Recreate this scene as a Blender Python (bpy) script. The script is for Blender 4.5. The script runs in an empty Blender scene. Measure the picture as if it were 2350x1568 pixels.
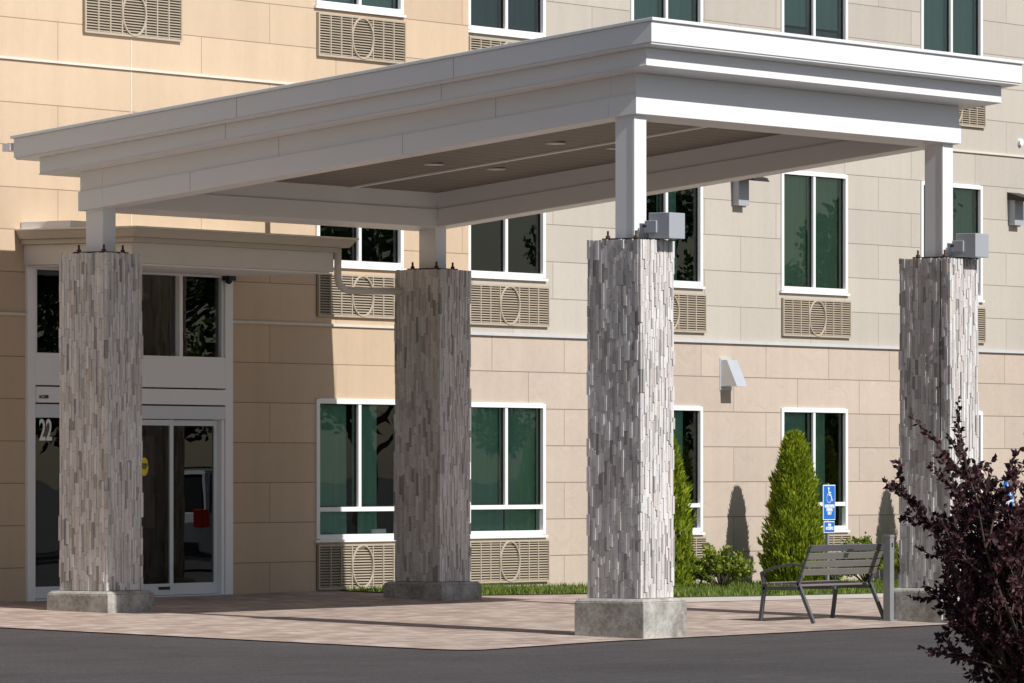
import bpy, math, random
from mathutils import Vector, Matrix
random.seed(7)
R=random.random
def U(a,b): return a+(b-a)*random.random()
scene=bpy.context.scene
COL=scene.collection

# ------------------------------------------------------------------ materials
def newmat(name):
    m=bpy.data.materials.new(name); m.use_nodes=True
    nt=m.node_tree; b=nt.nodes['Principled BSDF']; return m,nt,b
def mixc(nt,fac,a,b,mode='MIX'):
    n=nt.nodes.new('ShaderNodeMix'); n.data_type='RGBA'; n.blend_type=mode
    for i,x in ((0,fac),(6,a),(7,b)):
        if hasattr(x,'is_output'): nt.links.new(x,n.inputs[i])
        elif i==0: n.inputs[0].default_value=x
        else: n.inputs[i].default_value=(*x,1)
    return n.outputs[2]
def noise(nt,vec,scale,detail=4,rough=.6):
    n=nt.nodes.new('ShaderNodeTexNoise'); n.inputs['Scale'].default_value=scale
    n.inputs['Detail'].default_value=detail; n.inputs['Roughness'].default_value=rough
    if vec is not None: nt.links.new(vec,n.inputs['Vector'])
    return n.outputs['Fac']
def ramp(nt,fac,stops):
    n=nt.nodes.new('ShaderNodeValToRGB'); e=n.color_ramp.elements
    while len(e)<len(stops): e.new(.5)
    for i,(p,c) in enumerate(stops):
        e[i].position=p; e[i].color=(*c,1) if len(c)==3 else c
    nt.links.new(fac,n.inputs[0]); return n.outputs[0]
def pos(nt,sc=(1,1,1),off=(0,0,0)):
    g=nt.nodes.new('ShaderNodeTexCoord'); m=nt.nodes.new('ShaderNodeMapping')
    m.inputs['Scale'].default_value=sc; m.inputs['Location'].default_value=off
    nt.links.new(g.outputs['Object'],m.inputs['Vector']); return m.outputs[0]
def bump(nt,b,h,strength=.3,dist=.01):
    n=nt.nodes.new('ShaderNodeBump'); n.inputs['Strength'].default_value=strength
    n.inputs['Distance'].default_value=dist
    nt.links.new(h,n.inputs['Height']); nt.links.new(n.outputs[0],b.inputs['Normal'])
def simple(name,col,rough=.6,metal=0,var=.12,scale=3.,bmp=0,spec=.3):
    m,nt,b=newmat(name)
    p=pos(nt); f=noise(nt,p,scale,5)
    c=mixc(nt,f,tuple(x*(1-var) for x in col),tuple(min(1,x*(1+var)) for x in col))
    nt.links.new(c,b.inputs['Base Color'])
    b.inputs['Roughness'].default_value=rough; b.inputs['Metallic'].default_value=metal
    b.inputs['Specular IOR Level'].default_value=spec
    if bmp: bump(nt,b,noise(nt,p,scale*20,3),bmp,.005)
    return m
def panelmat(name,col,bw,rh,z0,u0,joint,rough=.85,stone=0,var=.05):
    m,nt,b=newmat(name)
    g=nt.nodes.new('ShaderNodeTexCoord'); s=nt.nodes.new('ShaderNodeSeparateXYZ'); nt.links.new(g.outputs['Object'],s.inputs[0])
    c=nt.nodes.new('ShaderNodeCombineXYZ')
    for i,o in ((0,-u0),(2,-z0)):
        a=nt.nodes.new('ShaderNodeMath'); a.operation='ADD'; a.inputs[1].default_value=o+bw*40 if i==0 else o+rh*40
        nt.links.new(s.outputs[i],a.inputs[0]); nt.links.new(a.outputs[0],c.inputs[0 if i==0 else 1])
    bt=nt.nodes.new('ShaderNodeTexBrick'); nt.links.new(c.outputs[0],bt.inputs['Vector'])
    bt.inputs['Scale'].default_value=1; bt.inputs['Brick Width'].default_value=bw; bt.inputs['Row Height'].default_value=rh
    bt.inputs['Mortar Size'].default_value=.0075 if stone else .0065; bt.inputs['Mortar Smooth'].default_value=.2
    bt.inputs['Color1'].default_value=(*[x*(1-var) for x in col],1); bt.inputs['Color2'].default_value=(*[x*(1+var) for x in col],1)
    bt.inputs['Mortar'].default_value=(*joint,1)
    p=g.outputs['Object']
    n1=noise(nt,p,.35,4); n2=noise(nt,p,9,5)
    ps=pos(nt,(2.2,2.2,.12)); n3=noise(nt,ps,1.6,4)
    c1=mixc(nt,.45,bt.outputs['Color'],ramp(nt,n1,[(.3,(.84,.84,.85)),(.7,(1.0,1.0,1.0))]),'MULTIPLY')
    c2=mixc(nt,.25,c1,ramp(nt,n3,[(.35,(.82,.81,.79)),(.6,(1,1,1))]),'MULTIPLY')
    c3=mixc(nt,.15,c2,ramp(nt,n2,[(.3,(.72,.7,.68)),(.7,(1,1,1))]),'MULTIPLY')
    nt.links.new(c3,b.inputs['Base Color']); b.inputs['Roughness'].default_value=rough
    b.inputs['Specular IOR Level'].default_value=.2
    if stone:
        w=nt.nodes.new('ShaderNodeTexNoise'); w.inputs['Scale'].default_value=2.4; w.inputs['Detail'].default_value=6; w.inputs['Roughness'].default_value=.5; w.inputs['Distortion'].default_value=.8
        nt.links.new(p,w.inputs['Vector']); h=ramp(nt,w.outputs['Fac'],[(.36,(0,0,0)),(.47,(.35,.35,.35)),(.485,(.5,.5,.5)),(.7,(.8,.8,.8))])
        mm=nt.nodes.new('ShaderNodeMath'); mm.operation='SUBTRACT'; nt.links.new(h,mm.inputs[0]); nt.links.new(bt.outputs['Fac'],mm.inputs[1])
        bump(nt,b,mm.outputs[0],.45,.014)
    else:
        mm=nt.nodes.new('ShaderNodeMath'); mm.operation='MULTIPLY_ADD'; nt.links.new(bt.outputs['Fac'],mm.inputs[0]); mm.inputs[1].default_value=-1; 
        nt.links.new(noise(nt,p,60,3),mm.inputs[2]); bump(nt,b,mm.outputs[0],.25,.006)
    return m
M={}
M['tan']=panelmat('tan_fibre_cement_panels',(.575,.445,.315),3.06,.532,1.967,.94,(.28,.21,.145))
M['grey']=panelmat('greige_fibre_cement_panels',(.49,.45,.395),2.1,.54,1.955,.5,(.23,.21,.18))
M['stone']=panelmat('pinkish_stone_panels',(.515,.43,.36),1.9,.532,1.955,.3,(.25,.205,.17),stone=1)
M['white']=simple('white_painted_trim',(.80,.80,.80),.45,var=.035,scale=1.3)
M['canopy']=simple('canopy_painted_metal',(.77,.775,.785),.42,var=.04,scale=.9)
M['coping']=simple('roof_coping_metal',(.76,.78,.80),.32,var=.04,scale=1.)
M['bandw']=simple('pale_band_trim',(.62,.58,.50),.6)
M['bandg']=simple('blue_grey_band_trim',(.52,.52,.53),.5)
M['entry']=simple('entry_roof_taupe',(.50,.46,.39),.55,var=.06)
M['entryb']=simple('entry_fascia_light',(.66,.63,.58),.55,var=.05)
M['grillt']=simple('ptac_grille_tan',(.42,.36,.28),.55)
M['grilld']=simple('ptac_grille_recess',(.13,.105,.075),.8)
M['black']=simple('dark_steel',(.035,.033,.032),.5,metal=.3)
M['rust']=simple('rusty_bolt',(.10,.055,.035),.8,var=.4,scale=30)
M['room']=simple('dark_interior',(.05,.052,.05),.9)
M['alum']=simple('brushed_aluminium_frame',(.66,.69,.71),.38,metal=.15,var=.04)
M['greybox']=simple('grey_metal_box',(.38,.40,.43),.4,var=.05,metal=.1)
M['silver']=simple('galvanised_hood',(.62,.65,.68),.35,metal=.4,var=.1,scale=8)
M['bench']=simple('bench_powdercoat',(.10,.105,.115),.42,var=.15,scale=4)
M['slat']=simple('bench_slats',(.17,.163,.15),.5,var=.15,scale=8)
M['bollard']=simple('bollard_galvanised',(.25,.26,.27),.45,metal=.2)
M['blue']=simple('sign_blue',(.015,.14,.50),.4,var=.05)
M['signw']=simple('sign_white',(.85,.85,.85),.4,var=.02)
M['yellow']=simple('yellow_decal',(.75,.60,.05),.5,var=.03)
M['bark']=simple('bark',(.10,.075,.055),.9,var=.4,scale=12,bmp=.5)
M['carpaint']=simple('silver_car_paint',(.50,.52,.55),.35,metal=.2,var=.02)
M['tyre']=simple('tyre_rubber',(.02,.02,.02),.8)
M['redl']=simple('red_tail_lamp',(.6,.02,.015),.3)
M['carglass']=simple('car_glass',(.012,.013,.014),.25,spec=.2)
M['disc']=simple('downlight_lens',(.85,.84,.80),.4,var=.02)
M['shadecore']=simple('inner_shade_core',(.03,.045,.010),.95,var=.3)  # near-black green, inner shade of the foliage put into the colour
def curtain(name,c):
    m,nt,b=newmat(name); p=pos(nt,(9,1,.25))
    f=noise(nt,p,1.5,3); nt.links.new(mixc(nt,f,tuple(x*.75 for x in c),tuple(x*1.15 for x in c)),b.inputs['Base Color'])
    b.inputs['Roughness'].default_value=.9; b.inputs['Specular IOR Level'].default_value=.1; return m
M['cur1']=curtain('green_curtain',(.24,.45,.37)); M['cur2']=curtain('light_green_blind',(.33,.52,.37)); M['cur3']=curtain('teal_blind_sky_reflection',(.38,.56,.54)); M['cur4']=curtain('slate_sky_reflection',(.20,.27,.33))  # teal and slate ones have reflected sky put into the blind colour
M['curE']=curtain('brown_drape',(.20,.155,.12))
m,nt,b=newmat('weathered_concrete'); p=pos(nt)
c=ramp(nt,noise(nt,p,3.5,8,.65),[(.3,(.22,.21,.18)),(.5,(.40,.385,.35)),(.7,(.54,.52,.48))])
c=mixc(nt,.6,c,ramp(nt,noise(nt,p,22,6,.7),[(.38,(.55,.54,.52)),(.55,(1,1,1))]),'MULTIPLY')
nt.links.new(c,b.inputs['Base Color']); b.inputs['Roughness'].default_value=.9; bump(nt,b,noise(nt,p,30,6,.7),.5,.01); M['concrete']=m
m,nt,b=newmat('concrete_walk'); p=pos(nt)
c=ramp(nt,noise(nt,p,1.2,7,.65),[(.3,(.42,.39,.35)),(.7,(.55,.52,.47))]); nt.links.new(c,b.inputs['Base Color']); b.inputs['Roughness'].default_value=.9; M['walk']=m
def glassmat(name,tint,ior):
    m=bpy.data.materials.new(name); m.use_nodes=True; nt=m.node_tree; nt.nodes.clear()
    o=nt.nodes.new('ShaderNodeOutputMaterial'); mx=nt.nodes.new('ShaderNodeMixShader'); t=nt.nodes.new('ShaderNodeBsdfTransparent'); g=nt.nodes.new('ShaderNodeBsdfGlossy')
    f=nt.nodes.new('ShaderNodeFresnel'); f.inputs[0].default_value=ior; t.inputs[0].default_value=(*tint,1); g.inputs['Roughness'].default_value=.0; g.inputs[0].default_value=(.95,1,.98,1)
    n=nt.nodes.new('ShaderNodeTexNoise'); n.inputs['Scale'].default_value=1.1; n.inputs['Detail'].default_value=1
    tc=nt.nodes.new('ShaderNodeTexCoord'); nt.links.new(tc.outputs['Object'],n.inputs['Vector'])
    bp=nt.nodes.new('ShaderNodeBump'); bp.inputs['Strength'].default_value=.12; bp.inputs['Distance'].default_value=.010; nt.links.new(n.outputs['Fac'],bp.inputs['Height']); nt.links.new(bp.outputs[0],g.inputs['Normal'])
    nt.links.new(f.outputs[0],mx.inputs[0]); nt.links.new(t.outputs[0],mx.inputs[1]); nt.links.new(g.outputs[0],mx.inputs[2]); nt.links.new(mx.outputs[0],o.inputs[0]); return m
M['glass']=glassmat('window_glass',(.87,.96,.93),1.75); M['glassd']=glassmat('door_glass',(.55,.57,.57),1.8)
m,nt,b=newmat('split_face_ledgestone')
geo=nt.nodes.new('ShaderNodeNewGeometry'); p=pos(nt,(1,1,.22))
c=ramp(nt,geo.outputs['Random Per Island'],[(0,(.30,.28,.265)),(.12,(.44,.42,.405)),(.35,(.60,.58,.565)),(.65,(.71,.69,.68)),(.85,(.52,.475,.44)),(1,(.78,.765,.755))])
c=mixc(nt,.5,c,ramp(nt,noise(nt,p,28,6,.7),[(.35,(.70,.69,.68)),(.6,(1.03,1.03,1.03))]),'MULTIPLY')
c=mixc(nt,.4,c,ramp(nt,noise(nt,pos(nt),1.4,4),[(.35,(.8,.785,.775)),(.6,(1,1,1))]),'MULTIPLY')
nt.links.new(c,b.inputs['Base Color']); b.inputs['Roughness'].default_value=.9; b.inputs['Specular IOR Level'].default_value=.1
bump(nt,b,noise(nt,pos(nt,(1,1,.35)),45,5,.7),.25,.004); M['ledge']=m
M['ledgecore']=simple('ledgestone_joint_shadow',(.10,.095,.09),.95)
def leafmat(name,stops,trans=.25):
    m,nt,b=newmat(name); geo=nt.nodes.new('ShaderNodeNewGeometry')
    c=ramp(nt,geo.outputs['Random Per Island'],stops)
    c=mixc(nt,.6,c,ramp(nt,noise(nt,pos(nt),2.2,3),[(.35,(.55,.6,.55)),(.65,(1.1,1.1,1.0))]),'MULTIPLY')
    nt.links.new(c,b.inputs['Base Color']); b.inputs['Roughness'].default_value=.55; b.inputs['Specular IOR Level'].default_value=.25
    tr=nt.nodes.new('ShaderNodeBsdfTranslucent'); nt.links.new(c,tr.inputs[0]); mx=nt.nodes.new('ShaderNodeMixShader'); mx.inputs[0].default_value=trans
    nt.links.new(b.outputs[0],mx.inputs[1]); nt.links.new(tr.outputs[0],mx.inputs[2]); nt.links.new(mx.outputs[0],nt.nodes['Material Output'].inputs[0]); return m
M['arb']=leafmat('arborvitae_foliage',[(0,(.11,.17,.015)),(.5,(.28,.37,.025)),(.9,(.46,.52,.045)),(.97,(.50,.52,.06)),(1,(.48,.25,.06))],.35)
M['shrub']=leafmat('shrub_foliage',[(0,(.08,.14,.015)),(.5,(.24,.31,.035)),(1,(.46,.47,.09))],.35)
M['plum']=leafmat('plum_foliage',[(0,(.03,.015,.022)),(.5,(.08,.032,.044)),(.9,(.15,.062,.072)),(1,(.25,.12,.11))],.4)
M['tree']=leafmat('tree_foliage',[(0,(.03,.06,.016)),(.6,(.07,.13,.03)),(1,(.12,.19,.04))])
M['grassb']=leafmat('grass_blades',[(0,(.07,.12,.015)),(.6,(.15,.23,.035)),(1,(.30,.31,.09))])
M['soil']=simple('lawn_soil',(.09,.12,.035),.95,var=.4,scale=4)
M['mulch']=simple('mulch',(.09,.055,.035),.95,var=.5,scale=25,bmp=.8)
m,nt,b=newmat('asphalt'); p=pos(nt)
c=ramp(nt,noise(nt,p,.25,6,.6),[(.3,(.060,.055,.056)),(.7,(.086,.079,.080))])
c=mixc(nt,.8,c,ramp(nt,noise(nt,p,38,4,.8),[(.35,(.45,.45,.46)),(.5,(1,1,1)),(.68,(2.1,2.05,2.0))]),'MULTIPLY')
c=mixc(nt,.35,c,ramp(nt,noise(nt,pos(nt,(.6,3,1)),1.1,5),[(.4,(.7,.7,.7)),(.6,(1.1,1.1,1.1))]),'MULTIPLY')
nt.links.new(c,b.inputs['Base Color']); b.inputs['Roughness'].default_value=.9; b.inputs['Specular IOR Level'].default_value=.25; bump(nt,b,noise(nt,p,50,4,.8),.7,.012); M['asphalt']=m
m,nt,b=newmat('clay_pavers'); tc=nt.nodes.new('ShaderNodeTexCoord')
bt=nt.nodes.new('ShaderNodeTexBrick'); nt.links.new(tc.outputs['Object'],bt.inputs['Vector']); bt.inputs['Scale'].default_value=1; bt.inputs['Brick Width'].default_value=.34; bt.inputs['Row Height'].default_value=.17
bt.inputs['Mortar Size'].default_value=.006; bt.inputs['Color1'].default_value=(.35,.27,.23,1); bt.inputs['Color2'].default_value=(.53,.45,.395,1); bt.inputs['Mortar'].default_value=(.23,.185,.155,1)
p=tc.outputs['Object']
c=mixc(nt,.7,bt.outputs['Color'],ramp(nt,noise(nt,p,4.5,4),[(.35,(.76,.72,.70)),(.6,(1.05,1.03,1.02))]),'MULTIPLY')
c=mixc(nt,.5,c,ramp(nt,noise(nt,p,.6,4),[(.35,(.82,.8,.8)),(.6,(1.05,1.05,1.05))]),'MULTIPLY')
nt.links.new(c,b.inputs['Base Color']); b.inputs['Roughness'].default_value=.85; b.inputs['Specular IOR Level'].default_value=.2
inv=nt.nodes.new('ShaderNodeMath'); inv.operation='SUBTRACT'; inv.inputs[0].default_value=1; nt.links.new(bt.outputs['Fac'],inv.inputs[1]); bump(nt,b,inv.outputs[0],.5,.006); M['paver']=m
m,nt,b=newmat('brown_ceiling_planks'); w=nt.nodes.new('ShaderNodeTexWave'); w.wave_type='BANDS'; w.bands_direction='Y'; w.wave_profile='SAW'; w.inputs['Scale'].default_value=1.6; w.inputs['Distortion'].default_value=0
tc=nt.nodes.new('ShaderNodeTexCoord'); nt.links.new(tc.outputs['Object'],w.inputs['Vector'])
c=ramp(nt,w.outputs['Fac'],[(0,(.05,.04,.035)),(.10,(.19,.165,.145)),(1,(.22,.19,.168))]); c=mixc(nt,.5,c,ramp(nt,noise(nt,pos(nt,(.3,6,1)),3,4),[(.3,(.8,.8,.8)),(.7,(1.1,1.1,1.1))]),'MULTIPLY')
nt.links.new(c,b.inputs['Base Color']); b.inputs['Roughness'].default_value=.6; M['ceil']=m

# ------------------------------------------------------------------ mesh builder
class MB:
    def __init__(s): s.v=[];s.f=[];s.m=[];s.mats=[]
    def mi(s,k):
        if k not in s.mats: s.mats.append(k)
        return s.mats.index(k)
    def face(s,pts,mat):
        n=len(s.v); s.v+= [tuple(p) for p in pts]; s.f.append(tuple(range(n,n+len(pts)))); s.m.append(s.mi(mat))
    def hexa(s,P,mat):
        n=len(s.v); s.v+=[tuple(p) for p in P]; k=s.mi(mat)
        for f in ((3,2,1,0),(4,5,6,7),(0,1,5,4),(1,2,6,5),(2,3,7,6),(3,0,4,7)):
            s.f.append(tuple(n+i for i in f)); s.m.append(k)
    def box(s,x0,x1,y0,y1,z0,z1,mat):
        s.hexa([(x0,y0,z0),(x1,y0,z0),(x1,y1,z0),(x0,y1,z0),(x0,y0,z1),(x1,y0,z1),(x1,y1,z1),(x0,y1,z1)],mat)
    def sbox(s,x0,x1,y0,y1,r0,r1,mat,sl=.115):
        s.hexa([(x0,y0,r0-sl*y0),(x1,y0,r0-sl*y0),(x1,y1,r0-sl*y1),(x0,y1,r0-sl*y1),(x0,y0,r1-sl*y0),(x1,y0,r1-sl*y0),(x1,y1,r1-sl*y1),(x0,y1,r1-sl*y1)],mat)
    def tube(s,pts,rad,mat,n=8,cap=True):
        k=s.mi(mat); pts=[Vector(p) for p in pts]; rads=rad if isinstance(rad,(list,tuple)) else [rad]*len(pts)
        base=len(s.v); a=None
        for i,p in enumerate(pts):
            d=(pts[min(i+1,len(pts)-1)]-pts[max(i-1,0)]).normalized()
            if a is None: a=d.orthogonal().normalized()
            else: a=(a-d*a.dot(d)).normalized()
            bb=d.cross(a)
            for j in range(n):
                t=2*math.pi*j/n; q=p+(a*math.cos(t)+bb*math.sin(t))*rads[i]; s.v.append(tuple(q))
        for i in range(len(pts)-1):
            for j in range(n):
                s.f.append((base+i*n+j,base+i*n+(j+1)%n,base+(i+1)*n+(j+1)%n,base+(i+1)*n+j)); s.m.append(k)
        if cap:
            s.f.append(tuple(base+j for j in range(n))[::-1]); s.m.append(k)
            e=base+(len(pts)-1)*n; s.f.append(tuple(e+j for j in range(n))); s.m.append(k)
    def obj(s,name,parent=None,bevel=0,smooth=False,loc=None):
        me=bpy.data.meshes.new(name); me.from_pydata(s.v,[],s.f); me.update()
        for k in s.mats: me.materials.append(M[k])
        me.polygons.foreach_set('material_index',s.m)
        if smooth: me.polygons.foreach_set('use_smooth',[True]*len(s.f))
        o=bpy.data.objects.new(name,me); COL.objects.link(o)
        if parent: o.parent=parent
        if loc: o.location=loc
        if bevel:
            b=o.modifiers.new('bevel','BEVEL'); b.width=bevel; b.segments=2; b.limit_method='ANGLE'
        return o
def empty(name,loc=(0,0,0)):
    e=bpy.data.objects.new(name,None); e.location=loc; COL.objects.link(e); return e
def clamp(x,a,b): return max(a,min(b,x))
def zg(u,v):
    base=-1.91+.003*clamp(u,-5,12)
    if u<8: k=.025
    elif u<14: k=.025-.009*(u-8)/6
    else: k=.016-.008*clamp((u-14)/11,0,1)
    return base+k*clamp(v,-1,11.5)

# ------------------------------------------------------------------ ground sheets
def sheet(name,us,vmin,vmax,nv,dz,mat):
    mb=MB(); k=mb.mi(mat)
    for u in us:
        a=vmin(u) if callable(vmin) else vmin; b=vmax(u) if callable(vmax) else vmax
        for j in range(nv+1):
            v=a+(b-a)*j/nv; mb.v.append((u,v,zg(u,v)+dz))
    for i in range(len(us)-1):
        for j in range(nv):
            q=i*(nv+1)+j; mb.f.append((q,q+nv+1,q+nv+2,q+1)); mb.m.append(k)
    return mb.obj(name)
def lin(a,b,n): return [a+(b-a)*i/n for i in range(n+1)]
us=[-600,-200,-80]+lin(-40,60,100)+[100,250,700]; vs=[-600,-200,-80]+lin(-40,20,60)+[60,250,700]
mb=MB(); k=mb.mi('asphalt')
for u in us:
    for v in vs: mb.v.append((u,v,zg(u,v)-.012))
nv=len(vs)
for i in range(len(us)-1):
    for j in range(nv-1):
        q=i*nv+j; mb.f.append((q,q+nv,q+nv+1,q+1)); mb.m.append(k)
mb.obj('asphalt_ground')
def pvmin(u):
    if u<-3.9: return -.45+ (1-math.sqrt(max(0,1-((-3.9-u)/.4)**2)))*.5
    if u<-1: return -.45+.27*(u+3.9)/2.9
    return -.18
sheet('paver_plaza',[-4.3,-4.28,-4.22,-4.12,-4.0,-3.9]+lin(-3.5,12,31),pvmin,10.29,24,0,'paver')
sheet('paver_path',lin(12,34,22),-.18,5.62,12,0,'paver')
sheet('concrete_walkway',lin(9.6,36,26),5.6,6.85,3,.006,'walk')
sheet('lawn_soil',lin(8.7,12,6),8.45,11.09,4,.012,'soil')
sheet('lawn_soil',lin(12,34,22),6.85,11.09,6,.014,'soil')
mb=MB(); k=mb.mi('grassb')
for i in range(30000):
    if R()<.16: u=U(8.7,12); v=U(8.45,11.05)
    else: u=U(12,33); v=U(6.85,11.05)
    if v>9.3 and R()<.35: continue
    z=zg(u,v)+.01; h=U(.04,.10); a=U(0,6.28); w=.011; dx,dy=math.cos(a)*w,math.sin(a)*w
    mb.face([(u-dx,v-dy,z),(u+dx,v+dy,z),(u+U(-.03,.03),v+U(-.03,.03),z+h)],'grassb')
mb.obj('grass_strip')

# ------------------------------------------------------------------ hotel building
H=empty('hotel_building')
def wallplane(mb,v,u0,u1,z0,z1,holes,mat):
    xs=sorted({u0,u1}|{x for h in holes for x in (h[0],h[1]) if u0<x<u1}); zs=sorted({z0,z1}|{x for h in holes for x in (h[2],h[3]) if z0<x<z1})
    for i in range(len(xs)-1):
        for j in range(len(zs)-1):
            cx=(xs[i]+xs[i+1])/2; cz=(zs[j]+zs[j+1])/2
            if any(h[0]<cx<h[1] and h[2]<cz<h[3] for h in holes): continue
            mb.face([(xs[i],v,zs[j]),(xs[i+1],v,zs[j]),(xs[i+1],v,zs[j+1]),(xs[i],v,zs[j+1])],mat)
TV=10.3; GV=11.1; TC=11.81
ZR={1:(-.925,.965),2:(2.79,4.645),3:(6.28,8.15),4:(9.78,11.65)}
GR={1:(-1.61,-1.0),2:(2.08,2.665),3:(5.59,6.18),4:(9.09,9.68)}
wins=[]
def addw(u0,u1,v,fl,cur): wins.append((u0,u1,ZR[fl][0],ZR[fl][1],v,fl,cur))
c_full=[(0,.5,0,1,'cur1'),(.5,1,0,1,'cur1')]
c_gap=[(0,.44,0,1,'cur1'),(.58,.82,0,1,'cur1')]
for fl in (1,2,3,4):
    addw(8.12,10.16,TV,fl,{1:c_gap,2:[],3:[(0,1,.0,1,'cur3')],4:[]}[fl])
    addw(-3.6,-1.56,TV,fl,c_full if fl%2 else [])
for fl in (3,4): addw(2.97,5.01,TV,fl,[(0,1,.4,1,'cur3')])
gl=[12.96,17.30,21.64,26.0,30.35,34.7,39.05]
gc={(1,0):[(0,.56,0,1,'cur1'),(.57,1,0,1,'cur1')],(1,1):[(0,.5,0,1,'cur1'),(.55,.85,0,1,'cur1')],(1,2):[(.0,.48,0,1,'cur1'),(.55,.8,0,1,'cur1')],(1,3):c_full,
    (2,0):[],(2,1):[(.45,.75,0,1,'cur1')],(2,2):[(0,1,0,1,'cur2')],(2,3):[(0,1,.35,1,'cur1')],
    (3,0):[(0,1,0,1,'cur4')],(3,1):[(0,1,0,1,'cur3')],(3,2):[(0,1,.32,1,'cur3'),(0,1,0,.32,'cur4')],(3,3):[(0,1,0,1,'cur3')]}  # third-floor fills coloured as sky reflection, one with a blind at the top
for i,g in enumerate(gl):
    for fl in (1,2,3,4): addw(g,g+2.0,GV,fl,gc.get((fl,i),c_full if (i+fl)%2 else []))
holesT=[(w[0],w[1],w[2],w[3]) for w in wins if w[4]==TV]+[(1.80,6.17,-1.75,2.59)]
holesG=[(w[0],w[1],w[2],w[3]) for w in wins if w[4]==GV]
mb=MB()
wallplane(mb,TV,-9,TC,-2.1,13.2,holesT,'tan')
mb.face([(TC,TV,-2.1),(TC,GV,-2.1),(TC,GV,13.2),(TC,TV,13.2)],'tan')
wallplane(mb,GV,TC,44,-2.1,1.955,holesG,'stone'); wallplane(mb,GV,TC,44,1.955,12.6,holesG,'grey')
mb.face([(-9,26,-2.1),(-9,TV,-2.1),(-9,TV,13.2),(-9,26,13.2)],'tan'); mb.face([(44,GV,-2.1),(44,26,-2.1),(44,26,12.6),(44,GV,12.6)],'grey')
mb.face([(44,26,-2.1),(-9,26,-2.1),(-9,26,12.6),(44,26,12.6)],'grey')
mb.face([(-9,TV,13.2),(TC,TV,13.2),(TC,26,13.2),(-9,26,13.2)],'bandw'); mb.face([(TC,GV,12.6),(44,GV,12.6),(44,26,12.6),(TC,26,12.6)],'bandw')
mb.obj('walls',H)
mb=MB()
def seg(u0,u1,v,z,mat,h=.035,d=.03):
    mb.box(u0,u1,v-d,v+.01,z-h/2,z+h/2,mat)
seg(-9,1.80,TV,1.967,'bandw'); seg(6.17,TC+.03,TV,1.967,'bandw'); seg(-9,TC+.03,TV,5.18,'bandw'); seg(-9,TC+.03,TV,8.9,'bandw')
seg(TC+.035,44,GV,1.955,'bandg',.045,.04); seg(TC+.035,44,GV,5.19,'bandw'); seg(TC+.035,44,GV,8.9,'bandw')
mb.box(-9.05,TC+.05,TV-.09,TV+.02,12.9,13.3,'white'); mb.box(TC+.055,44.05,GV-.09,GV+.02,12.3,12.7,'white')
mb.box(3.99,4.01,TV-.006,TV+.01,2.9,5.16,'bandw'); mb.box(3.99,4.01,TV-.006,TV+.01,5.2,5.58,'bandw')
mb.obj('band_trim',H)
fr=MB(); gs=MB(); cu_=MB(); rm=MB()
def window(u0,u1,z0,z1,v,fl,cur):
    w=.06; a,b=v-.028,v+.10
    fr.box(u0-.012,u0+w,a,b,z0,z1,'white'); fr.box(u1-w,u1+.012,a,b,z0,z1,'white')
    fr.box(u0+w,u1-w,a+.002,b,z1-w,z1+.01,'white'); fr.box(u0+w,u1-w,a+.002,b,z0-.01,z0+w,'white')
    m=(u0+u1)/2; tz=None
    if fl==1:
        tz=z0+.40; fr.box(u0+w,u1-w,a+.012,b,tz-.03,tz+.03,'white'); fr.box(m-.033,m+.033,a+.014,b,tz+.03,z1-w,'white')
    else: fr.box(m-.033,m+.033,a+.012,b,z0+w,z1-w,'white')
    gk=.012
    for (x0,x1) in ((u0+w,m-.033),(m+.033,u1-w)):
        zz0=z0+w if fl!=1 else tz+.03
        fr.box(x0,x0+gk,v+.02,v+.05,zz0,z1-w,'black'); fr.box(x1-gk,x1,v+.02,v+.05,zz0,z1-w,'black'); fr.box(x0+gk,x1-gk,v+.02,v+.05,z1-w-gk,z1-w,'black'); fr.box(x0+gk,x1-gk,v+.02,v+.05,zz0,zz0+gk,'black')
    fr.box(u0-.05,u1+.05,v-.045,v+.02,z0-.045,z0-.011,'white')
    gv=v+.035
    gs.face([(u0+w,gv,z0+w),(u1-w,gv,z0+w),(u1-w,gv,z1-w),(u0+w,gv,z1-w)],'glass')
    D=1.6
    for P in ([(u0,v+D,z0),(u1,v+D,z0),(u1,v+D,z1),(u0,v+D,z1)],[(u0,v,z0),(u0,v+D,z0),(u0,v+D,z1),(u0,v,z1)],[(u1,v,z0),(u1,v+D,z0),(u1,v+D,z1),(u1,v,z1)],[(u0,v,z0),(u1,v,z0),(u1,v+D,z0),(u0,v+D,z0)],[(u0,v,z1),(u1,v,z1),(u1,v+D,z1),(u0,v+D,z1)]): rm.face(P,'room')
    for (a0,a1,h0,h1,mt) in cur:
        x0=u0+w+(u1-u0-2*w)*a0+.01; x1=u0+w+(u1-u0-2*w)*a1-.01; y0=z0+(z1-z0)*h0+.03; y1=z0+(z1-z0)*h1-.01
        n=max(6,int((x1-x0)/.022)); ph=U(0,6); amp=.012 if mt=='cur1' else .004; sk=U(-.05,.05) if mt=='cur1' else 0
        pr=None
        for i in range(n+1):
            x=x0+(x1-x0)*i/n; d=v+.12+amp*math.sin(i*.55+ph+1.3*math.sin(i*.17))
            q=((x+sk*(i/n if sk>0 else 1-i/n),d,y0),(x,d,y1))
            if pr: cu_.face([pr[0],q[0],q[1],pr[1]],mt)
            pr=q
for w in wins: window(*w)
cu_.box(9.55,9.9,TV+.08,TV+.10,-.86,-.80,'signw')
fr.obj('window_frames',H); gs.obj('window_panes',H); cu_.obj('curtains',H); rm.obj('rooms_behind_windows',H)
g=MB()
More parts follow.
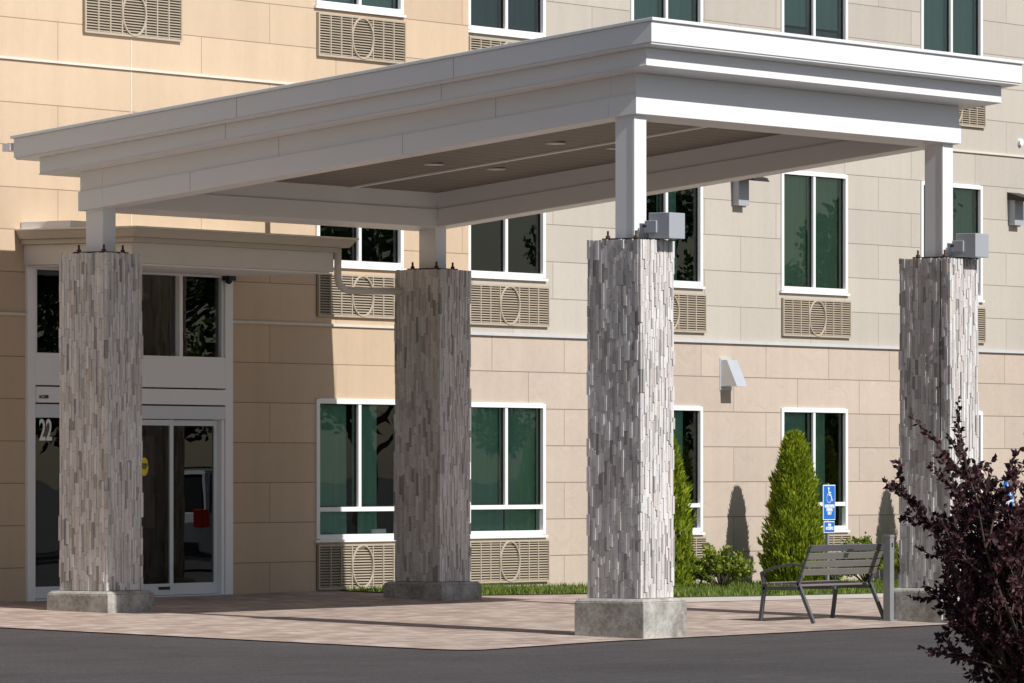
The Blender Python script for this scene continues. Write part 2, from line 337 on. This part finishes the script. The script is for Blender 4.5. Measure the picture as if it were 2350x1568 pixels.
def grille(u0,v,z0,z1):
    u1=u0+2.08; a=v-.045
    g.box(u0,u1,v-.012,v+.01,z0,z1,'grilld')
    g.box(u0,u0+.03,a,v-.012,z0,z1,'grillt'); g.box(u1-.03,u1,a,v-.012,z0,z1,'grillt'); g.box(u0+.03,u1-.03,a,v-.012,z1-.028,z1,'grillt'); g.box(u0+.03,u1-.03,a,v-.012,z0,z0+.028,'grillt')
    n=15; H_=z1-z0-.056
    for i in range(n):
        z=z0+.028+H_*(i+.5)/n; g.hexa([(u0+.03,v-.036,z-.012),(u1-.03,v-.036,z-.012),(u1-.03,v-.012,z),(u0+.03,v-.012,z),(u0+.03,v-.036,z-.004),(u1-.03,v-.036,z-.004),(u1-.03,v-.012,z+.006),(u0+.03,v-.012,z+.006)],'grillt')
    for fx in (.14,.26,.38,.62,.74,.86):
        x=u0+2.08*fx; g.box(x-.011,x+.011,v-.041,v-.013,z0+.028,z1-.028,'grillt')
    cx=(u0+u1)/2; cz=(z0+z1)/2; r=(z1-z0)/2-.02
    pts=[(cx+.25*math.cos(t),v-.040,cz+r*math.sin(t)) for t in [i*2*math.pi/28 for i in range(29)]]
    g.tube(pts,.017,'grillt',6,False)
for w in wins: grille(w[0]+.01,w[4],*GR[w[5]])
g.obj('wall_air_conditioner_grilles',H)

# --- entrance storefront
e=MB(); eg=MB()
ev0,ev1=TV-.04,TV+.10
def B(u0,u1,z0,z1,mat='alum',a=ev0,b=ev1): e.box(u0,u1,a,b,z0,z1,mat)
B(1.80,1.96,-1.66,2.60,'white'); B(6.01,6.18,-1.66,2.60,'white')
B(1.962,6.008,2.54,2.62,'white'); B(1.962,6.008,1.08,1.49,'white')
for x in (2.95,4.10): B(x,x+.05,1.49,2.54,'white')
B(5.00,5.07,1.49,2.54,'white')
B(1.97,2.02,1.49,2.54,'alum',TV-.02); B(5.95,6.0,1.49,2.54,'alum',TV-.02)
B(1.96,6.0,.86,1.06,'white',TV-.07); B(1.96,6.0,.67,.84,'alum',TV-.05); B(1.96,6.0,.842,.858,'black',TV-.03)
def leaf(u0,u1,off,rail=True):
    a=TV+off; b=a+.045
    for (x0,x1) in ((u0,u0+.075),(u1-.075,u1)): e.box(x0,x1,a,b,-1.62,.665,'alum')
    if rail: e.box(u0+.075,u1-.075,a+.002,b-.002,.585,.66,'alum')
    e.box(u0+.075,u1-.075,a+.002,b-.002,-1.62,-1.47,'alum')
    t=.6 if rail else .668
    eg.face([(u0+.07,a+.02,-1.5),(u1-.07,a+.02,-1.5),(u1-.07,a+.02,t),(u0+.07,a+.02,t)],'glassd')
leaf(1.97,3.02,.03,False); leaf(2.98,3.98,-.03); leaf(3.99,4.88,-.03); leaf(4.84,5.93,.03)
B(5.935,6.0,-1.64,.665,'white',TV-.03)
B(1.96,6.01,-1.66,-1.625,'alum',TV-.06)
eg.face([(1.97,TV+.03,1.5),(5.99,TV+.03,1.5),(5.99,TV+.03,2.54),(1.97,TV+.03,2.54)],'glassd')
e.obj('entrance_frame',H,bevel=.004); eg.obj('entrance_glass',H)
l=MB(); u0,u1,z0,z1,v,D=1.8,6.18,-1.75,2.77,TV+.12,4.0
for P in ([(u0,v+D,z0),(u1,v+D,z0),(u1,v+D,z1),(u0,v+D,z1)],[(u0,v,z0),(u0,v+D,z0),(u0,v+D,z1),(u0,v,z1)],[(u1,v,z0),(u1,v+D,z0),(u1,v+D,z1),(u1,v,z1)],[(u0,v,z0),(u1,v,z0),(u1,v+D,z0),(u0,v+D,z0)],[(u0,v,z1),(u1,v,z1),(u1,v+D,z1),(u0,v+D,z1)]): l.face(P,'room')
for i in range(40):
    x=4.0+1.05*i/40; l.face([(x,TV+.3+.02*math.sin(i),1.45),(x+1.05/40,TV+.3+.02*math.sin(i+1),1.45),(x+1.05/40,TV+.3+.02*math.sin(i+1),2.6),(x,TV+.3+.02*math.sin(i),2.6)],'curE')
l.box(4.25,4.72,TV+.16,TV+.17,-.75,.45,'curE')
l.obj('lobby',H)
def text(s,loc,size,mat,parent,ax='CENTER',ext=.002,sx=1,name='lettering'):
    c=bpy.data.curves.new(name,'FONT'); c.body=s; c.size=size; c.align_x=ax; c.align_y='CENTER'; c.extrude=ext; c.offset=.004*size/.1 if size<.1 else .006; c.space_line=.85
    c.materials.append(M[mat]); o=bpy.data.objects.new(name,c); o.rotation_euler=(math.pi/2,0,0); o.location=loc; o.scale=(sx,1,1); COL.objects.link(o); o.parent=parent; return o
text('22',(2.14,TV+.046,.50),.38,'signw',H,'LEFT',sx=.72,ext=.001,name='house_number')
text('ACCESS',(1.99,TV-.073,.93),.055,'black',H,'LEFT',name='header_label')
d=MB(); pts=[(4.27+.09*math.cos(t),TV-.012,.05+.12*math.sin(t)) for t in [i*2*math.pi/32 for i in range(32)]]; d.face(pts,'yellow'); d.box(4.55,4.80,TV-.034,TV-.031,-1.55,-1.51,'black'); d.obj('door_decal',H)
text('AUTOMATIC\nCAUTION\nDOOR',(4.27,TV-.0145,.055),.030,'black',H,ext=.0005,name='decal_lettering')
r=MB()
r.box(1.76,6.10,8.58,TV-.002,2.585,2.84,'entryb')
r.box(1.70,6.18,8.52,TV-.004,2.841,2.905,'entry')
r.hexa([(1.66,8.48,2.906),(6.32,8.48,2.906),(6.32,TV-.006,2.906),(1.66,TV-.006,2.906),(1.60,8.40,3.01),(6.38,8.40,3.01),(6.38,TV-.006,3.01),(1.60,TV-.006,3.01)],'entry')
r.box(1.58,6.40,8.38,TV-.008,3.011,3.035,'entryb')
r.box(1.70,2.6,9.5,TV-.01,3.036,3.13,'white')
r.box(1.80,6.06,8.62,TV-.05,2.563,2.584,'white')
r.obj('entry_roof',H,bevel=.006)
r=MB()
r.tube([(6.15,8.55,2.90),(6.15,8.55,2.52),(6.17,8.54,2.43),(6.24,8.52,2.37),(6.34,8.50,2.35),(7.26,8.22,2.36)],.048,'entryb',10)
r.tube([(7.0,TV+.02,3.52),(7.0,TV-.10,3.53),(7.0,TV-.18,3.50),(7.0,TV-.22,3.42),(7.0,TV-.22,3.33)],.06,'entryb',12)
r.obj('rain_pipes',H,smooth=True)
r=MB()
r.box(5.93,6.08,TV-.16,TV-.04,2.50,2.56,'black'); r.tube([(6.0,TV-.10,2.52),(6.0,TV-.10,2.48),(6.0,TV-.10,2.455)],[.05,.045,.02],'black',12)
def hood(u,z):
    a=GV; r.hexa([(u,a-.30,z),(u+.30,a-.30,z),(u+.30,a,z),(u,a,z),(u,a-.12,z+.40),(u+.30,a-.12,z+.40),(u+.30,a,z+.40),(u,a,z+.40)],'silver')
    r.box(u-.02,u+.32,a-.015,a,z-.06,z+.43,'silver')
hood(19.85,1.28)
def wl(u,z):
    a=GV; r.box(u,u+.30,a-.12,a,z-.42,z,'greybox'); r.hexa([(u-.05,a-.44,z-.06),(u+.38,a-.44,z-.06),(u+.38,a,z),(u-.05,a,z),(u-.05,a-.40,z+.0),(u+.38,a-.40,z+.0),(u+.38,a,z+.12),(u-.05,a,z+.12)],'black')
wl(20.20,4.46); wl(28.93,4.46)
r.tube([(29.3,GV,5.42),(29.3,GV-.05,5.42)],.06,'white',12)
r.obj('wall_fittings',H)

# ------------------------------------------------------------------ canopy
C=empty('entrance_canopy')
q=MB()
q.sbox(-.40,8.31,-.40,8.75,4.80,5.035,'canopy')
q.sbox(-.385,8.295,-.385,8.735,4.778,4.80,'canopy')
q.sbox(-.43,8.34,-.43,8.78,5.036,5.075,'coping')
q.sbox(-.21,8.12,-.21,8.50,4.585,4.777,'canopy')
q.sbox(-.22,8.13,-.22,8.51,4.570,4.584,'canopy')
q.obj('roof_slab',C,bevel=.006)
q=MB()
def ring(o0,o1,p0,p1,t,r0,r1,pr,mat='canopy'):
    q.sbox(o0-pr,o1+pr,p0-pr,p0+t+pr,r0,r1,mat); q.sbox(o0-pr,o1+pr,p1-t-pr,p1+pr,r0,r1,mat)
    q.sbox(o0-pr,o0+t+pr,p0+t+pr+.0005,p1-t-pr-.0005,r0,r1,mat); q.sbox(o1-t-pr,o1+pr,p0+t+pr+.0005,p1-t-pr-.0005,r0,r1,mat)
ring(.18,7.74,.18,8.18,.34,4.335,4.569,0); ring(.18,7.74,.18,8.18,.34,4.10,4.334,.018)
q.obj('perimeter_beams',C,bevel=.004)
q=MB()
q.sbox(.56,7.36,.56,7.80,4.545,4.565,'ceil')
for x in (2.55,5.37): q.sbox(x-.05,x+.05,.561,7.799,4.525,4.544,'canopy')
for x in (1.9,3.2,4.6,6.0):
    for y in (2.32,4.15,5.98):
        z=4.544-.115*y; q.tube([(x,y,z),(x,y,z-.012)],.13,'disc',20); 
q.obj('ceiling',C)
q=MB()
for y in (2.3,5.4):
    q.sbox(-.402,-.30,y,y+.006,4.80,5.035,'greybox'); q.sbox(-.212,-.1,y+.3,y+.306,4.60,4.775,'greybox'); q.sbox(.1785,.2,y-.2,y-.194,4.335,4.565,'greybox'); q.sbox(.1605,.2,y+1.1,y+1.106,4.10,4.334,'greybox')
q.sbox(-.43,8.34,8.782,8.90,4.90,4.99,'coping')
q.obj('fascia_joints_and_gutter',C)
cols=[(0,0),(0,7.64),(7.18,7.64),(7.18,0)]
q=MB()
for (x,y) in cols:
    cx,cy=x+.36,y+.36; zt=4.12-.115*cy
    q.box(cx-.13,cx+.13,cy-.13,cy+.13,2.66,zt,'canopy')
    q.box(cx-.135,cx-.10,cy-.135,cy-.10,2.665,zt-.04,'canopy')
q.obj('posts',C,bevel=.006)
S=.72
for ci,(x,y) in enumerate(cols):
    E=empty('stone_column',(x,y,0))
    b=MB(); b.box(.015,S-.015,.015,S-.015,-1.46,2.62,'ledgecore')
    b.box(.01,S-.01,.01,S-.01,2.60,2.628,'concrete')
    n=19; w=S/n
    for face in range(4):
        for i in range(n):
            z=-1.458; first=True
            while z<2.64:
                L=U(.09,.34)
                if first: L*=U(.3,1); first=False
                z1=min(z+L,2.643+U(-.012,.004))
                if 2.64-z1<.05: z1=2.643+U(-.012,.004)
                d=random.choice((.0,.002,.004,.007,.010,.014))+U(0,.001)
                a0=i*w+.0012; a1=(i+1)*w-.0012; out=-d+.006; inn=.03
                if i==0: a0=.0065-d if face<2 else .0315
                if i==n-1: a1=S-.0065+d if face<2 else S-.0315
                if face==0: P=(a0,a1,out,inn)
                elif face==1: P=(a0,a1,S-inn,S-out)
                elif face==2: P=(out,inn,a0,a1)
                else: P=(S-inn,S-out,a0,a1)
                b.box(P[0],P[1],P[2],P[3],z+.001,z1-.0022,'ledge'); z=z1
                if z>=2.62: break
    b.obj('ledgestone_cladding',E)
    zb=min(zg(x,y),zg(x+.7,y))-.06
    b=MB()
    b.hexa([(-.11,-.11,zb),(S+.11,-.11,zb),(S+.11,S+.11,zb),(-.11,S+.11,zb),(-.11,-.11,-1.50),(S+.11,-.11,-1.50),(S+.11,S+.11,-1.50),(-.11,S+.11,-1.50)],'concrete')
    b.hexa([(-.11,-.11,-1.4995),(S+.11,-.11,-1.4995),(S+.11,S+.11,-1.4995),(-.11,S+.11,-1.4995),(-.07,-.07,-1.462),(S+.07,-.07,-1.462),(S+.07,S+.07,-1.462),(-.07,S+.07,-1.462)],'concrete')
    b.obj('concrete_base',E,bevel=.012)
    b=MB(); c=S/2; b.box(c-.24,c+.24,c-.24,c+.24,2.643,2.66,'black')
    for sx in (-.19,.19):
        for sy in (-.19,.19):
            b.tube([(c+sx,c+sy,2.66),(c+sx,c+sy,2.745)],.014,'rust',8); b.tube([(c+sx,c+sy,2.662),(c+sx,c+sy,2.69)],.028,'rust',6)
    b.obj('anchor_plate',E)
    if ci in (0,3):
        b=MB(); x0=.33; b.box(x0,x0+.34,-.18,.10,2.655,2.95,'greybox'); 
        b.tube([(x0-.04,.16,2.80),(x0+.02,.06,2.80)],.02,'black',8); b.box(x0-.03,x0-.002,-.02,.14,2.72,2.86,'greybox')
        b.obj('floodlight_housing',E,bevel=.006)
    if ci==3:
        b=MB(); b.tube([(-.018,.12,2.6),(-.02,.12,2.0),(-.03,.125,1.6),(-.02,.12,.9),(-.022,.12,.4)],.008,'black',6)
        for z in (1.6,1.5,1.1): b.tube([(-.02,.12,z),(-.03,.12,z-.06)],.018,'black',6)
        b.tube([(-.118,.05,-1.5),(-.125,.04,-1.85)],.006,'signw',6); b.obj('cable',E)

# ------------------------------------------------------------------ bench
BE=empty('park_bench',(0,0,0))
b=MB(); zb=zg(6,1); uL,uR=5.36,7.16
for u in (uL+.03,uR-.03):
    zz=zb
    def bar(pts,w=.022,hh=.03):
        for a_,c_ in zip(pts[:-1],pts[1:]):
            a_=Vector(a_);c_=Vector(c_); dd=(c_-a_).normalized(); nrm=Vector((0,-dd.z,dd.y))*hh/1.4
            P=[a_-nrm,c_-nrm,c_+nrm,a_+nrm]
            b.hexa([tuple(p+Vector((-w,0,0))) for p in P][:4]+[tuple(p+Vector((w,0,0))) for p in P],'bench')
    bar([(u,.90,zz),(u,1.10,zz+.44),(u,1.14,zz+.50)]); bar([(u,1.66,zz),(u,1.60,zz+.44),(u,1.64,zz+.62)])
    bar([(u,1.08,zz+.42),(u,1.62,zz+.42)])
    bar([(u,1.12,zz+.46),(u,.95,zz+.90)],.022,.026)
    bar([(u,1.00,zz+.70),(u,1.20,zz+.72),(u,1.45,zz+.68),(u,1.64,zz+.61)],.026,.02)
for i in range(5):
    y=1.13+i*.105; b.box(uL,uR,y,y+.085,zb+.445+.006*i,zb+.47+.006*i,'slat')
for i in range(4):
    t=.08+i*.1; p0=(1.10-.17*(t/.44)); z0=zb+.50+t*.98
    b.hexa([(uL,p0-.02,z0),(uR,p0-.02,z0),(uR,p0+.005,z0+.004),(uL,p0+.005,z0+.004),(uL,p0-.052,z0+.08),(uR,p0-.052,z0+.08),(uR,p0-.027,z0+.084),(uL,p0-.027,z0+.084)],'slat' if i<3 else 'bench')
b.box((uL+uR)/2-.06,(uL+uR)/2+.06,.875,.885,zb+.865,zb+.90,'black')
b.box((uL+uR)/2-.02,(uL+uR)/2+.02,1.1,1.6,zb+.40,zb+.44,'bench')
b.obj('bench_frame_and_slats',BE,bevel=.004)
b=MB(); b.box(6.95,7.05,.72,.82,zg(7,.8)-.02,-.83,'bollard'); b.box(6.945,7.055,.715,.825,-.83,-.80,'bollard'); b.box(6.92,7.08,.69,.85,zg(7,.8)-.01,zg(7,.8)+.012,'bollard'); b.box(6.985,7.015,.714,.719,-.95,-.90,'black')
b.obj('bollard_post',bevel=.006)

# ------------------------------------------------------------------ signs
def strip(mb,pts,w,y,mat):
    for a_,c_ in zip(pts[:-1],pts[1:]):
        dx,dz=c_[0]-a_[0],c_[1]-a_[1]; L=math.hypot(dx,dz); nx,nz=-dz/L*w/2,dx/L*w/2; ex,ez=dx/L*w*.3,dz/L*w*.3
        mb.face([(a_[0]+nx-ex,y,a_[1]+nz-ez),(a_[0]-nx-ex,y,a_[1]-nz-ez),(c_[0]-nx+ex,y,c_[1]-nz+ez),(c_[0]+nx+ex,y,c_[1]+nz+ez)],mat)
def hsign(u,v,ztop):
    E=empty('accessible_parking_sign',(u,v,0)); g0=zg(u,v)
    b=MB(); b.box(-.025,.025,.006,.05,g0-.05,ztop+.02,'bollard'); b.obj('post',E)
    b=MB(); b.box(-.175,.175,-.008,.004,ztop-.52,ztop,'signw'); b.box(-.163,.163,-.011,-.0085,ztop-.508,ztop-.012,'blue')
    b.box(-.155,.155,-.008,.004,ztop-.71,ztop-.54,'signw'); b.box(-.145,.145,-.011,-.0085,ztop-.70,ztop-.55,'blue')
    cx,cz=0,ztop-.15; y=-.013; wd=.02
    hd=[(cx-.022+.02*math.cos(t),y,cz+.098+.02*math.sin(t)) for t in [i*2*math.pi/14 for i in range(14)]]; b.face(hd,'signw')
    strip(b,[(cx-.02,cz+.07),(cx-.012,cz-.0),(cx+.045,cz-.0),(cx+.072,cz-.08),(cx+.092,cz-.075)],wd,y,'signw'); strip(b,[(cx-.016,cz+.035),(cx+.04,cz+.035)],wd*.8,y-.0006,'signw')
    strip(b,[(cx-.012+.068*math.cos(t),cz-.045+.068*math.sin(t)) for t in [math.radians(a) for a in range(125,346,15)]],wd*.8,y-.001,'signw')
    b.obj('sign_panels',E)
    text('HANDICAPPED\nPARKING\nONLY',(0,-.013,ztop-.37),.062,'signw',E,sx=.68); text('VAN\nACCESSIBLE',(0,-.013,ztop-.62),.058,'signw',E,sx=.72)
hsign(18.85,8.6,-.213); hsign(24.35,8.6,-.155)

# ------------------------------------------------------------------ plants
def leafq(mb,p,nrm,up,l,w,mat):
    s=up.cross(nrm).normalized()*w/2; a=p; c=p+up*l
    mb.face([a,a+up*l*.45+s,c,a+up*l*.45-s],mat)
def rv():
    while True:
        v=Vector((U(-1,1),U(-1,1),U(-1,1)))
        if .05<v.length<1: return v.normalized()
def arb(u,v,h,rad,n):
    E=empty('arborvitae_shrub',(u,v,zg(u,v))); mb=MB(); mb.tube([(0,0,-.05),(0,0,h*.8)],[.05,.02],'bark',6); mb.obj('trunk',E)
    mb=MB()
    lob=[(U(0,6.28),U(.05,.98),U(.06,.34)) for _ in range(70)]
    for i in range(n):
        t=R()**1.15; a=U(0,6.28)
        pr=rad*(1-t)**.50*(.76+.24*min(1,t*6+.4))
        k=.92
        for (la,lt,ls) in lob:
            d=abs((a-la+math.pi)%(2*math.pi)-math.pi)
            if d<.35 and abs(t-lt)<.07: k+=ls*(1-d/.35)*(1-abs(t-lt)/.07)
        rr=pr*min(1.35,k)*(1-.35*R()**2.0)+.01
        p=Vector((rr*math.cos(a),rr*math.sin(a),.03+t*h*.95)); out=Vector((math.cos(a),math.sin(a),0))
        up=(Vector((0,0,1))+out*U(.2,.9)+rv()*.45).normalized(); nrm=(out+rv()*.8).normalized()
        leafq(mb,p,nrm,up,U(.05,.13),U(.018,.038),'arb')
    for i in range(5):
        a=U(0,6.28); base=Vector((.05*math.cos(a),.05*math.sin(a),h*.9))
        for j in range(26): leafq(mb,base+Vector((0,0,U(0,.13)))+rv()*.02,rv(),(Vector((0,0,1))+rv()*.5).normalized(),U(.04,.09),.02,'arb')
    mb.obj('foliage',E)
    mb=MB(); pts=[(0,0,.02+h*.9*i/10) for i in range(11)]; mb.tube(pts,[rad*.60*(1-i/10.)**.62+.01 for i in range(11)],'shadecore',10); mb.obj('inner_shade_core',E)  # solid dark core behind the leaves, painted as their inner shade
arb(20.3,10.05,2.38,.50,16000); arb(16.55,10.05,2.40,.50,10000); arb(24.85,10.05,2.35,.50,7000)
def shrub(name,u,v,rad,h,n,mat='shrub',ls=(.05,.09)):
    E=empty(name,(u,v,zg(u,v))); mb=MB(); tips=[]
    for i in range(26):
        a=U(0,6.28); rr=rad*math.sqrt(R()); zt=h*math.sqrt(max(.05,1-(rr/rad)**2*.8))*U(.75,1.08)
        tip=Vector((rr*math.cos(a),rr*math.sin(a),zt)); m_=Vector((tip.x*.4,tip.y*.4,zt*.5)); mb.tube([(0,0,-.02),m_,tip],[.012,.008,.003],'bark',5); tips.append((m_,tip))
    mb.obj('stems',E); mb=MB()
    for i in range(n):
        a_,b_=random.choice(tips); t=R()**.6; p=a_.lerp(b_,t)+rv()*U(0,.09); up=(rv()+Vector((0,0,.7))).normalized(); nrm=rv()
        leafq(mb,p,nrm,up,U(*ls),U(*ls)*.5,mat)
    mb.obj('foliage',E)
shrub('green_shrub',17.1,9.4,.46,.68,3200); shrub('green_shrub',21.75,9.6,.50,.82,3000); shrub('green_shrub',20.0,9.2,.22,.35,500); shrub('green_shrub',25.9,9.5,.42,.7,1200)
shrub('green_shrub',23.2,9.6,.42,.7,1400)
rt=Vector((.5518,-.834,0))
pu0,pv0=-17.97+.5518*.36,-14.5-.834*.36
E=empty('purple_plum_shrub',(pu0,pv0,-1.95)); mb=MB(); lf=MB()
def twig(p,d,L,r,dep,dens=1):
    pts=[p]; n=6; q=p.copy(); dd=d.copy()
    for i in range(n):
        dd=(dd+rv()*.15+Vector((0,0,.04))).normalized(); q=q+dd*L/n; pts.append(q.copy())
    mb.tube(pts,[r*(1-.75*i/n) for i in range(n+1)],'bark',5)
    if dep>0:
        for i in range(5 if dep>1 else 4):
            j=random.choice((2,3,4,5)); twig(pts[j],(dd+rv()*.8).normalized(),min(L*U(.3,.5),.7),r*.5,dep-1,dens)
    if dep<=1:
        for i in range(int(L*(130 if dep==0 else 50)*dens)):
            t=R()*(n-.01); a_=int(t); p_=pts[a_].lerp(pts[a_+1],t-a_)+rv()*.012; up=(rv()+dd*.7).normalized(); leafq(lf,p_,rv(),up,U(.035,.068),U(.024,.042),'plum')
for i in range(24):
    lat=U(-.62,.40); dep_=U(-.45,.45); fw=Vector((.834,.5518,0))
    d=(Vector((0,0,1))+rt*lat+fw*dep_).normalized(); twig(Vector((U(-.1,.1),U(-.1,.1),0)),d,U(1.35,2.0)*(1-.1*abs(lat)),.022,2)
for i in range(10):
    lat=U(-.9,.5); d=(Vector((0,0,.8))+rt*lat+fw*U(-.5,.5)).normalized(); twig(Vector((0,0,0)),d,U(.7,1.2),.018,2)
for (lat,L) in ((-.10,2.75),(-.18,2.35),(.05,2.6),(.02,2.9)):
    twig(Vector((0,0,0)),(Vector((0,0,1))+rt*lat).normalized(),L,.022,1,.8)
mb.obj('branches',E); lf.obj('foliage',E)
b=MB(); n=28; top=[(pu0+1.7*math.cos(t),pv0+1.7*math.sin(t),-1.86) for t in [i*2*math.pi/n for i in range(n)]]; b.face(top,'mulch')
b.tube([(x,y,-1.88) for x,y,z in top+[top[0]]],.075,'walk',8,False); b.obj('planting_bed')

# ------------------------------------------------------------------ trees across the car park (seen in the window reflections)
def treemesh():
    mb=MB(); lf=MB(); mb.tube([(0,0,-.3),(.1,0,2),(0,.1,5),(.1,.1,8)],[.28,.22,.14,.05],'bark',8); bl=[]
    for i in range(26):
        z=U(2.2,9); a=U(0,6.28); L=U(1.6,3.4)*(1-.5*abs(z-5)/5); tip=Vector((math.cos(a)*L,math.sin(a)*L,z+U(.3,1.6))); mb.tube([(0,0,z-.6),tip*.5+Vector((0,0,z*.5-.2)),tip],[.08,.05,.02],'bark',5); bl.append((tip,U(.7,1.4)))
    for i in range(9000):
        t,r_=random.choice(bl); p=t+rv()*r_*R()**.45; leafq(lf,p,rv(),rv(),U(.18,.32),U(.12,.2),'tree')
    return mb,lf
a_,b_=treemesh(); T0=empty('deciduous_tree',(30,-27,-1.95)); tr=a_.obj('trunk_and_limbs',T0); lv=b_.obj('crown',T0)
for i in range(12):
    E=empty('deciduous_tree',(36+i*7.5+U(-1.5,1.5),-28+U(-3,3),-1.95)); E.rotation_euler=(0,0,U(0,6)); s_=U(.75,1.12); E.scale=(s_,s_,s_)
    for o in (tr,lv):
        c=bpy.data.objects.new(o.name.split('.')[0],o.data); COL.objects.link(c); c.parent=E

# ------------------------------------------------------------------ parked suv (reflected in the door)
V=empty('parked_suv',(31.3,-9.6,-1.93)); 
b=MB()
prof=[(0,.45),(.0,.95),(.08,1.12),(.10,1.15),(3.55,1.15),(4.75,1.02),(4.95,.85),(4.98,.45),(4.5,.32),(.4,.32)]
def extr(mb,prof,y0,y1,mat,ins=0):
    n=len(prof); base=len(mb.v); k=mb.mi(mat)
    for (x,z) in prof: mb.v.append((x,y0,z))
    for (x,z) in prof: mb.v.append((x,y1,z))
    for i in range(n): j=(i+1)%n; mb.f.append((base+i,base+j,base+n+j,base+n+i)); mb.m.append(k)
    mb.f.append(tuple(base+i for i in range(n))[::-1]); mb.m.append(k); mb.f.append(tuple(base+n+i for i in range(n))); mb.m.append(k)
extr(b,prof,-.98,.98,'carpaint'); b.obj('body',V,bevel=.07)
b=MB(); b.hexa([(.12,-.93,1.14),(3.7,-.93,1.14),(3.7,.93,1.14),(.12,.93,1.14),(.45,-.72,1.86),(2.75,-.72,1.86),(2.75,.72,1.86),(.45,.72,1.86)],'carglass'); b.obj('windows',V,bevel=.05)
b=MB(); b.hexa([(.40,-.76,1.85),(2.8,-.76,1.85),(2.8,.76,1.85),(.40,.76,1.85),(.5,-.68,1.93),(2.65,-.68,1.93),(2.65,.68,1.93),(.5,.68,1.93)],'carpaint')
for x in (.14,1.25,2.35):
    for s_ in (-1,1): b.tube([(x,s_*.945,1.14),(x+(.3 if x<1 else .05),s_*.745,1.88)],.045,'carpaint',6)
b.tube([(.6,-.7,1.98),(2.5,-.7,1.98)],.02,'black',6); b.tube([(.6,.7,1.98),(2.5,.7,1.98)],.02,'black',6)
b.obj('roof',V,bevel=.02)
b=MB()
for s_ in (-1,1): b.box(-.02,.14,min(s_*.80,s_*1.0),max(s_*.80,s_*1.0),.86,1.22,'redl')
b.obj('tail_lamps',V,bevel=.02)
b=MB(); b.box(-.05,.2,-.9,.9,.40,.62,'black'); b.box(-.03,.0,-.26,.26,.70,.84,'signw')
for x in (.95,3.95):
    for s_ in (-1,1): b.tube([(x,s_*.76,.38),(x,s_*1.0,.38)],.39,'tyre',24); b.tube([(x,s_*.98,.38),(x,s_*1.01,.38)],.24,'silver',16)
b.obj('wheels_and_bumper',V)

# ------------------------------------------------------------------ light
dv=Vector((.06,1,-.86)).normalized()
L=bpy.data.lights.new('sun','SUN'); L.energy=5.0; L.angle=math.radians(.5); L.color=(1,.97,.93)
lo=bpy.data.objects.new('sun',L); lo.rotation_euler=dv.to_track_quat('-Z','Y').to_euler(); lo.location=(0,-30,30); COL.objects.link(lo)
w=bpy.data.worlds.new('World'); scene.world=w; w.use_nodes=True; nt=w.node_tree; bg=nt.nodes['Background']
sk=nt.nodes.new('ShaderNodeTexSky'); sk.sky_type='NISHITA'; sk.sun_disc=False; sk.sun_elevation=math.asin(-dv.z); sk.sun_rotation=math.radians(183.4); sk.air_density=1.0; sk.dust_density=1.0
nt.links.new(sk.outputs[0],bg.inputs[0]); bg.inputs[1].default_value=.07
# ------------------------------------------------------------------ camera
cd=bpy.data.cameras.new('camera'); cd.lens=209.87; cd.sensor_width=36; cd.shift_y=.126; cd.clip_start=.5; cd.clip_end=3000
co=bpy.data.objects.new('camera',cd); co.location=(-57.52,-36.3,0); co.rotation_euler=(math.pi/2,0,-math.atan2(.834,.5518)); COL.objects.link(co); scene.camera=co
scene.view_settings.view_transform='Standard'; scene.view_settings.look='None'; scene.view_settings.exposure=0
